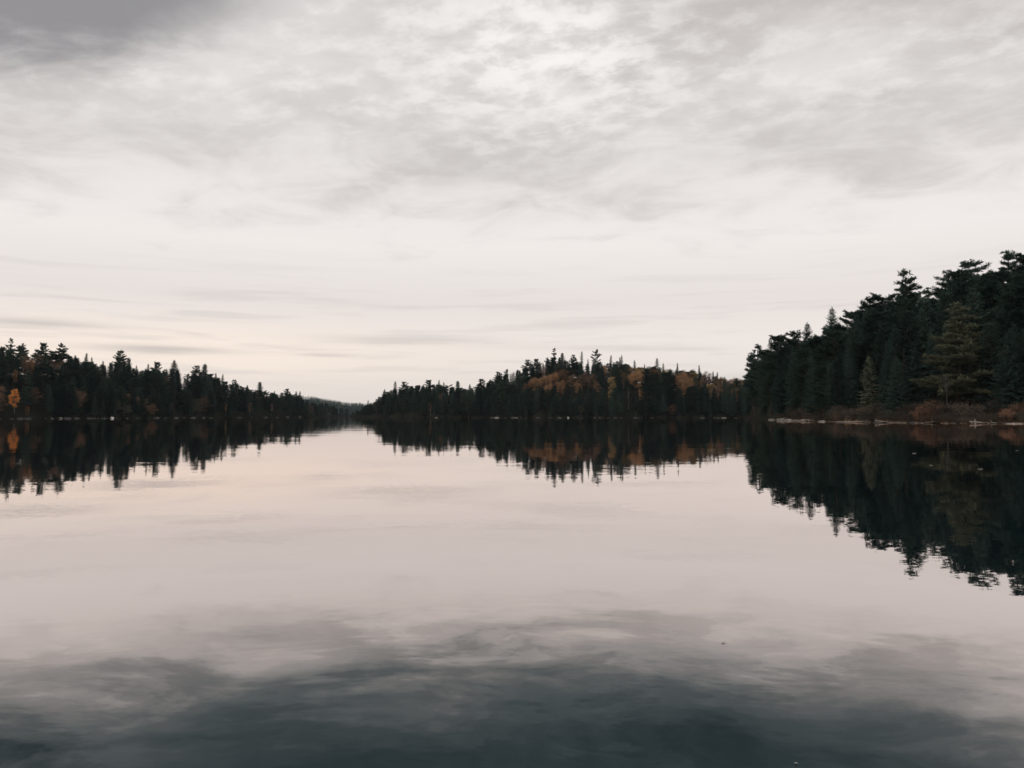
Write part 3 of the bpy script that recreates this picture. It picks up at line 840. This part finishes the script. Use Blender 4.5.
# ------------------------------------------------------------------ driftwood logs on the near bank
def log_mesh(L, r, mat, seed, stub=True):
    r2 = np.random.default_rng(seed)
    mb = MB()
    s = np.linspace(-0.5, 0.5, 9)
    P = np.stack([s * L, np.cumsum(r2.normal(0, 0.12, 9)) * L * 0.2, np.cumsum(r2.normal(0, 0.02, 9)) * L * 0.2 + s * r2.normal(0, 0.2)], 1)
    mb.tube(P, r * (1.0 - 0.5 * (s + 0.5)) * r2.uniform(0.9, 1.1, 9), 9)
    if stub:
        for i in (2, 5, 6):
            e = P[i] + np.array([r2.uniform(-.3, .3), r2.uniform(-.5, .5), r2.uniform(0.15, 0.45)]) * 1.1
            mb.tube([P[i], (P[i] + e) / 2, e], [r * .4, r * .3, r * .15], 5)
    return mb.mesh('log', mat, True)
for i, (px, L, r, mat, dy, ang_, lab) in enumerate([
    (800, 5.0, 0.17, M_DRIFT, -0.2, 0.05, 'bleached log running out from the pale rock slab'),
    (813, 5.5, 0.20, M_DRIFT, 0.6, -0.06, 'thick bleached log just past the pale rock slab'),
    (818, 4.0, 0.12, M_WETWOOD, -0.5, 0.1, 'dark wet log lying before the thick bleached log'),
    (843, 3.0, 0.10, M_DRIFT, 0.3, 0.22, 'short pale log behind the yellow reeds'),
    (860, 3.4, 0.11, M_DRIFT, 0.0, -0.03, 'bleached log in front of the young yellow green pine'),
    (884, 3.2, 0.10, M_DRIFT, 0.0, -0.05, 'thin pale log midway along the near bank'),
    (921, 2.6, 0.10, M_WETWOOD, 0.0, 0.0, 'brown log under the rusty bush'),
    (928, 3.0, 0.09, M_DRIFT, 0.5, 0.05, 'grey log lying behind the brown log under the rusty bush'),
    (985, 4.6, 0.15, M_DRIFT, -0.3, 0.02, 'longest straight bleached log beside the upright stump'),
    (1009, 3.0, 0.11, M_WETWOOD, 0.0, 0.05, 'brown log between two bleached ones near the picture edge'),
    (1021, 4.4, 0.14, M_DRIFT, -0.2, -0.02, 'bleached log cut by the picture edge')]):
    y = water_edge('R', px) + dy
    x = (px - 512) / F * y
    o = link('driftwood_log', log_mesh(L * 0.85, r * 0.66, mat, 100 + i))
    z0 = max(0.05, float(ground(x, y)))
    o.location = (x, y, z0 + r * 0.35)
    # lie along the waterline
    x2 = (px + 4 - 512) / F * water_edge('R', px + 4); x1 = (px - 4 - 512) / F * water_edge('R', px - 4)
    o.rotation_euler = (0, 0, ang_ + 0.25 * math.atan2(water_edge('R', px + 4) - water_edge('R', px - 4), x2 - x1))
    tag(o, lab, 'log', 'driftwood logs along the near bank')
# upright stump
mb = MB()
mb.tube([(0, 0, -0.4), (0.02, 0, 0.1), (-0.03, 0, 0.42), (0.0, 0, 0.62)], [0.13, 0.11, 0.07, 0.02], 8)
mb.tube([(0, 0, 0.1), (0.15, 0.05, 0.2), (0.3, 0.08, 0.2)], [0.06, 0.045, 0.02], 6)
y = water_edge('R', 974.5) - 0.4
o = link('driftwood_stump', mb.mesh('driftwood_stump', M_DRIFT, True))
o.location = ((974.5 - 512) / F * y, y, 0.06)
tag(o, 'small upright bleached stump at the end of the longest straight log', 'stump')

# ------------------------------------------------------------------ brush on the near bank
def bush_kind(H, Rm, mat, n_stem, n_leaf, leaf=0.10):
    st, fo = MB(), MB()
    for k in range(n_stem):
        a_ = rng.uniform(0, 6.28); r = Rm * rng.uniform(0.1, 1.0)
        h = H * rng.uniform(0.6, 1.05) * (1 - 0.35 * (r / Rm) ** 2)
        b = np.array([math.cos(a_) * r * 0.35, math.sin(a_) * r * 0.35, -0.15])
        e = np.array([math.cos(a_) * r, math.sin(a_) * r, h])
        mid = b * 0.5 + e * 0.5 + np.array([math.cos(a_), math.sin(a_), 0]) * r * -0.08 + rng.normal(0, .05, 3)
        st.tube([b, mid, e], [0.018, 0.013, 0.005], 4)
        for _ in range(3):
            q = rng.uniform(0.3, 0.9); p = b * (1 - q) + e * q
            st.tube([p, p + rng.normal(0, .14, 3) + [0, 0, .1], p + rng.normal(0, .28, 3) + [0, 0, .25]], [0.009, 0.006, 0.003], 3)
        n = n_leaf // n_stem
        q = rng.uniform(0.15, 1.05, n)[:, None]
        P = b * (1 - q) + e * q + rng.normal(0, 0.13, (n, 3))
        D = rng.normal(0, 1, (n, 3)) + np.array([0, 0, 0.6])
        fo.kites(P, D, leaf * rng.uniform(0.6, 1.6, n), leaf * 0.6, 0, roll=1.2)
    return st.mesh('stems', M_BARK), fo.mesh('foliage', mat)
BUSH = {'brown twiggy': bush_kind(1.5, 1.4, M_BRUSH, 46, 2400), 'low spreading brown': bush_kind(1.0, 1.7, M_BRUSH, 46, 2200),
        'rusty leaved': bush_kind(1.9, 1.3, M_REDBRUSH, 40, 2600, 0.13), 'grey green': bush_kind(1.4, 1.2, M_GREY, 36, 1800)}
def put_bush(key, px, dy, H, label, wd=1.0):
    y = water_edge('R', px) + dy
    x = (px - 512) / F * y
    root = link('shrub', None)
    zg = float(ground(x, y))
    root.location = (x, y, zg)
    s = H / {'brown twiggy': 1.5, 'low spreading brown': 1.0, 'rusty leaved': 1.9, 'grey green': 1.4}[key]
    root.scale = (s * wd, s * wd, s)
    root.rotation_euler = (0, 0, rng.uniform(0, 6.28))
    link('stems', BUSH[key][0], root); link('foliage', BUSH[key][1], root)
    tag(root, label, 'shrub', 'shrubs on the near bank')
for px, dy, H, wd, lab in [(930, 4.6, 2.9, 0.95, 'rusty orange bush peaking in front of the olive pine trunk'), (920, 4.2, 2.0, 1.0, 'lower rusty bush beside the peaked rusty orange bush'),
                           (1014, 4.2, 2.3, 1.1, 'large orange brown bush near the picture edge'), (1024, 4.6, 2.4, 1.1, 'orange brown bush cut by the picture edge'),
                           (912, 4.2, 1.3, 1.0, 'small rusty bush behind the dark stone'), (1006, 3.6, 1.6, 1.0, 'rusty bush on the near side of the large orange brown bush'),
                           (838, 3.5, 1.3, 1.0, 'reddish bush behind the yellow reeds')]:
    put_bush('rusty leaved', px, dy, H, lab, wd)
BS = [(800, 'behind the rock slab'), (826, 'behind the thick bleached log'), (850, 'behind the yellow reeds'), (885, 'below the young pine'), (915, 'short of the rusty bushes'),
      (950, 'around the peaked rusty bush'), (980, 'behind the upright stump'), (1040, 'behind the longest straight log')]
for row, (dy0, h0, step) in enumerate([(1.8, 0.8, 9), (4.4, 1.3, 10), (7.5, 1.8, 11)]):
    px = 786 + row * 3
    while px < 1040:
        key = random.choice(['brown twiggy', 'brown twiggy', 'low spreading brown', 'low spreading brown', 'grey green'])
        where = next(s for lim, s in BS if px < lim)
        put_bush(key, px, dy0 + rng.uniform(-0.5, 0.8), h0 * rng.uniform(0.7, 1.25),
                 f"{key} shrub in the {['front', 'middle', 'back'][row]} row {where}", rng.uniform(0.9, 1.4))
        px += step * rng.uniform(0.6, 1.4)

# dry grass fringe, and a few yellow reeds
mb = MB()
n = 9000
px = rng.uniform(776, 1045, n)
we = np.interp(px, np.arange(770, 1050, 2), [water_edge('R', p) for p in np.arange(770, 1050, 2)])
y = we + rng.uniform(0.0, 1, n) ** 1.3 * 9
x = (px - 512) / F * y
P = np.stack([x, y, ground(x, y) - 0.03], 1)
D = np.stack([rng.normal(0, .35, n), rng.normal(0, .35, n), np.ones(n)], 1)
mb.kites(P, D, rng.uniform(0.2, 0.65, n), 0.05, 0.1, roll=2)
tag(link('dry_grass', mb.mesh('dry_grass', M_GRASS)), 'dry brown grass fringing the near bank behind the driftwood', 'grass', kind='stuff')
for px, hh, lab in [(848, 0.75, 'taller clump of yellow reeds standing at the water before the young pine'), (856.5, 0.6, 'thin clump of yellow reeds just past the taller clump'), (962, 0.55, 'tawny reed clump before the upright stump')]:
    mb = MB()
    n = 46
    P = rng.normal(0, 0.22, (n, 3)) * np.array([1.6, 0.7, 0]) + [0, 0, -0.1]
    mb.kites(P, np.stack([rng.normal(0, .18, n), rng.normal(0, .18, n), np.ones(n)], 1), hh * rng.uniform(.6, 1.2, n), 0.035, 0.05, roll=2)
    y = water_edge('R', px) - 0.3
    o = link('reed_clump', mb.mesh('reed_clump', M_YELLOW if px < 900 else M_GRASS))
    o.location = ((px - 512) / F * y, y, 0)
    tag(o, lab, 'reeds', 'reed clumps')

# floating leaves
for i, (px, py, s, lab) in enumerate([(914, 453.5, 0.048, 'pale floating leaf nearest the near bank'), (931, 465.5, 0.029, 'small dim floating leaf between two brighter ones'), (980.5, 469.3, 0.040, 'brightest floating leaf on the dark reflection'),
                                      (1017, 450.5, 0.032, 'dim floating leaf by the picture edge'), (723.5, 643, 0.010, 'tiny pale leaf floating on the open water'), (796, 764, 0.005, 'tiny speck of leaf floating at the bottom of the view')]):
    v = (384 - py) / F
    k = -CAM_H / (ST + v * CT)
    y = k * (CT - v * ST); x = (px - 512) / F * k
    mb = MB()
    th = np.linspace(0, 2 * math.pi, 14, endpoint=False)
    rr = s * (1 + 0.25 * np.cos(3 * th) + 0.12 * np.cos(5 * th + 1))
    topv = np.stack([rr * np.cos(th), rr * np.sin(th) * 0.6, 0.12 * s + 0.10 * s * (np.cos(th) ** 2)], 1)
    botv = topv - [0, 0, 0.12 * s]
    mb.add(np.concatenate([topv, botv, [[0, 0, 0.12 * s]], [[0, 0, 0.0]]]),
           [(j, (j + 1) % 14, 28) for j in range(14)] + [((j + 1) % 14 + 14, j + 14, 29) for j in range(14)] + [(j, j + 14, (j + 1) % 14 + 14, (j + 1) % 14) for j in range(14)])
    o = link('floating_leaf', mb.mesh('floating_leaf', M_LEAF))
    o.location = (x, y, 0.003)
    o.rotation_euler = (0, 0, rng.uniform(-0.4, 0.4))
    tag(o, lab, 'leaf', 'leaves floating on the lake')

# ------------------------------------------------------------------ air
m, nt, out = new_mat('lake_air')
pv = nt.nodes.new('ShaderNodeVolumePrincipled')
pv.inputs['Color'].default_value = (0.78, 0.92, 1.0, 1)
pv.inputs['Density'].default_value = 0.000042
lk(nt, pv.outputs[0], out.inputs['Volume'])
mb = MB()
a_ = 3050
zlo, zhi = -6.0, 75.0
mb.add([(-a_, -a_, zlo), (a_, -a_, zlo), (a_, a_, zlo), (-a_, a_, zlo), (-a_, -a_, zhi), (a_, -a_, zhi), (a_, a_, zhi), (-a_, a_, zhi)],
       [(3, 2, 1, 0), (4, 5, 6, 7), (0, 1, 5, 4), (1, 2, 6, 5), (2, 3, 7, 6), (3, 0, 4, 7)])
tag(link('haze', mb.mesh('haze', m)), 'thin bluish air over the lake', 'haze', kind='stuff')

# ------------------------------------------------------------------ sky
SUN_AZ, SUN_EL = R(-112), R(26)      # azimuth from +Y towards +X
world = bpy.data.worlds.new('World')
scene.world = world
world.use_nodes = True
nt = world.node_tree
nt.nodes.clear()
wout = nt.nodes.new('ShaderNodeOutputWorld')
bg = nt.nodes.new('ShaderNodeBackground')
bg.inputs['Strength'].default_value = 0.1
lk(nt, bg.outputs[0], wout.inputs[0])
sky = nt.nodes.new('ShaderNodeTexSky')
sky.sky_type = 'NISHITA'
sky.sun_disc = False
sky.sun_elevation = SUN_EL
sky.sun_rotation = SUN_AZ
tc = nt.nodes.new('ShaderNodeTexCoord')
sep = nt.nodes.new('ShaderNodeSeparateXYZ')
lk(nt, tc.outputs['Generated'], sep.inputs[0])
dx, dy, dz = sep.outputs
DEG = 180 / math.pi
el = math_node(nt, 'MULTIPLY', math_node(nt, 'ARCSINE', dz), DEG)
az = math_node(nt, 'MULTIPLY', math_node(nt, 'ARCTAN2', dx, dy), DEG)

def lin(c):
    return tuple(((v / 255 + 0.055) / 1.055) ** 2.4 if v > 10 else v / 255 / 12.92 for v in c)
base = ramp(nt, math_node(nt, 'DIVIDE', math_node(nt, 'MAXIMUM', el, 0.0), 90.0), [(e / 90, lin(c)) for e, c in [
    (0, (233, 223, 216)), (3, (235, 226, 220)), (5.5, (242, 233, 227)), (8.5, (234, 226, 222)), (12.5, (244, 238, 234)), (16, (240, 234, 231)),
    (20, (233, 228, 225)), (26, (229, 224, 221)), (35, (205, 203, 202)), (60, (188, 188, 190)), (90, (180, 181, 184))]])

def dir_of(px, py):
    u, v = (px - 512) / F, (384 - py) / F
    y, z = CT - v * ST, ST + v * CT
    return math.degrees(math.atan2(u, y)), math.degrees(math.atan2(z, math.hypot(u, y)))

def gauss(cx, cy, wx, wy, slope=0.0, soft=None):
    """soft elliptical patch of sky at azimuth cx, elevation cy (degrees)"""
    ex = math_node(nt, 'SUBTRACT', az if soft is None else math_node(nt, 'ADD', az, soft), cx)
    ey = math_node(nt, 'SUBTRACT', math_node(nt, 'SUBTRACT', el if soft is None else math_node(nt, 'ADD', el, soft), cy), math_node(nt, 'MULTIPLY', ex, slope))
    q = math_node(nt, 'ADD', math_node(nt, 'POWER', math_node(nt, 'ABSOLUTE', math_node(nt, 'DIVIDE', ex, wx)), 2),
                  math_node(nt, 'POWER', math_node(nt, 'ABSOLUTE', math_node(nt, 'DIVIDE', ey, wy)), 2))
    return math_node(nt, 'EXPONENT', math_node(nt, 'MULTIPLY', q, -1.0))

# cloud deck: noise on a plane overhead, so it foreshortens towards the horizon
den = math_node(nt, 'ADD', math_node(nt, 'MAXIMUM', dz, 0.0), 0.10)
cv = nt.nodes.new('ShaderNodeCombineXYZ')
cx_ = math_node(nt, 'DIVIDE', dx, den); cy_ = math_node(nt, 'DIVIDE', dy, den)
# rotate so that the streaks run diagonally
ca, sa = math.cos(R(24)), math.sin(R(24))
lk(nt, math_node(nt, 'SUBTRACT', math_node(nt, 'MULTIPLY', cx_, ca), math_node(nt, 'MULTIPLY', cy_, sa)), cv.inputs[0])
lk(nt, math_node(nt, 'MULTIPLY', math_node(nt, 'ADD', math_node(nt, 'MULTIPLY', cx_, sa), math_node(nt, 'MULTIPLY', cy_, ca)), 1.2), cv.inputs[1])
big = noise(nt, cv.outputs[0], 1.0, 3, 0.5, 0.3)
mid_ = noise(nt, cv.outputs[0], 2.6, 9, 0.60, 0.55)
fin = noise(nt, cv.outputs[0], 9.0, 7, 0.60, 0.15)
wob = math_node(nt, 'MULTIPLY', math_node(nt, 'SUBTRACT', mid_, 0.5), 14.0)

def sstep(v, a, b):
    n = nt.nodes.new('ShaderNodeMapRange')
    n.interpolation_type = 'SMOOTHSTEP'
    n.inputs['From Min'].default_value = a; n.inputs['From Max'].default_value = b
    lk(nt, v, n.inputs['Value'])
    return n.outputs[0]
elw = math_node(nt, 'ADD', el, wob)
deck = sstep(elw, 12.2, 19.5)                                      # ragged lower edge of the deck
dark = math_node(nt, 'MULTIPLY', deck, sstep(math_node(nt, 'ADD', math_node(nt, 'MULTIPLY', big, 0.5), math_node(nt, 'MULTIPLY', mid_, 0.5)), 0.36, 0.62))
c = mixc(nt, math_node(nt, 'MULTIPLY', dark, 0.52), base, lin((176, 170, 167)))
c = mixc(nt, math_node(nt, 'MULTIPLY', math_node(nt, 'MULTIPLY', sstep(el, 15, 24), sstep(fin, 0.44, 0.70)), 0.60), c, lin((246, 242, 239)))
# brighter mackerel patch high in the middle
c = mixc(nt, math_node(nt, 'MULTIPLY', math_node(nt, 'MULTIPLY', gauss(*dir_of(545, 50), 10, 5.0, 0, math_node(nt, 'MULTIPLY', wob, 0.65)), sstep(fin, 0.34, 0.60)), 0.85), c, lin((255, 252, 249)))
# grey cloud in the corner and a faint pinkish one opposite
c = mixc(nt, math_node(nt, 'MULTIPLY', sstep(gauss(*dir_of(-10, -25), 19, 4.9, 0.13, math_node(nt, 'MULTIPLY', wob, 0.5)), 0.28, 0.78), 0.92), c, lin((141, 139, 142)))
c = mixc(nt, math_node(nt, 'MULTIPLY', gauss(*dir_of(860, -15), 16, 2.6, -0.12, math_node(nt, 'MULTIPLY', wob, 0.5)), 0.65), c, lin((187, 179, 177)))
# warm glow low over the long shore
c = mixc(nt, math_node(nt, 'MULTIPLY', gauss(-25, 4.4, 20, 2.2), 0.95), c, lin((255, 239, 225)))
# low streaks
svec = nt.nodes.new('ShaderNodeCombineXYZ')
lk(nt, math_node(nt, 'MULTIPLY', az, 0.075), svec.inputs[0]); lk(nt, math_node(nt, 'MULTIPLY', el, 1.15), svec.inputs[1])
st = noise(nt, svec.outputs[0], 1.0, 5, 0.55, 0.3)
band = math_node(nt, 'MULTIPLY', sstep(el, 1.5, 3.5), sstep(math_node(nt, 'MULTIPLY', el, -1.0), -13, -7))
c = mixc(nt, math_node(nt, 'MULTIPLY', math_node(nt, 'MULTIPLY', sstep(st, 0.48, 0.68), band), 0.40), c, lin((206, 199, 196)))
sw = math_node(nt, 'MULTIPLY', math_node(nt, 'SUBTRACT', st, 0.5), 0.9)
for gx, gy, wx, wy, am in [dir_of(35, 322) + (3.8, 0.25, 0.6), dir_of(160, 350) + (4.4, 0.28, 0.75), dir_of(325, 355) + (2.0, 0.16, 0.5), dir_of(410, 340) + (6.0, 0.30, 0.5), dir_of(560, 348) + (8, 0.3, 0.2)]:
    c = mixc(nt, math_node(nt, 'MULTIPLY', gauss(gx, gy, wx, wy, 0.0, sw), am), c, lin((196, 188, 184)))
# sky texture shows through the overcast a little
tenx = nt.nodes.new('ShaderNodeVectorMath'); tenx.operation = 'SCALE'
lk(nt, c, tenx.inputs[0]); tenx.inputs['Scale'].default_value = 10.0
mxn = nt.nodes.new('ShaderNodeMix'); mxn.data_type = 'RGBA'; mxn.inputs[0].default_value = 0.03
lk(nt, tenx.outputs[0], mxn.inputs[6]); lk(nt, sky.outputs[0], mxn.inputs[7])
lk(nt, mxn.outputs[2], bg.inputs['Color'])

sd = bpy.data.lights.new('sun', 'SUN')
sd.energy = 0.8
sd.angle = R(14)
sd.color = (1.0, 0.94, 0.87)
so = bpy.data.objects.new('sun', sd)
COL.objects.link(so)
from mathutils import Vector
sdir = Vector((math.sin(SUN_AZ) * math.cos(SUN_EL), math.cos(SUN_AZ) * math.cos(SUN_EL), math.sin(SUN_EL)))
so.rotation_euler = (-sdir).to_track_quat('-Z', 'Y').to_euler()
so.location = (-60, 10, 60)

# ------------------------------------------------------------------ camera and render settings
cam = bpy.data.cameras.new('camera')
cam.sensor_width = 36
cam.lens = F / 1024 * 36
cam.clip_start = 0.1
cam.clip_end = 20000
co = bpy.data.objects.new('camera', cam)
co.location = (0, 0, CAM_H)
co.rotation_euler = (R(90) + PITCH, 0, 0)
COL.objects.link(co)
scene.camera = co
vs = scene.view_settings
scene.display_settings.display_device = 'sRGB'
vs.view_transform = 'Standard'
vs.look = 'None'
vs.exposure = 0
vs.gamma = 1
vs.use_curve_mapping = False
cy = scene.cycles
cy.max_bounces = 5
cy.diffuse_bounces = 2
cy.glossy_bounces = 3
cy.volume_bounces = 0
cy.use_adaptive_sampling = False
cy.use_denoising = True
cy.denoiser = 'OPENIMAGEDENOISE'
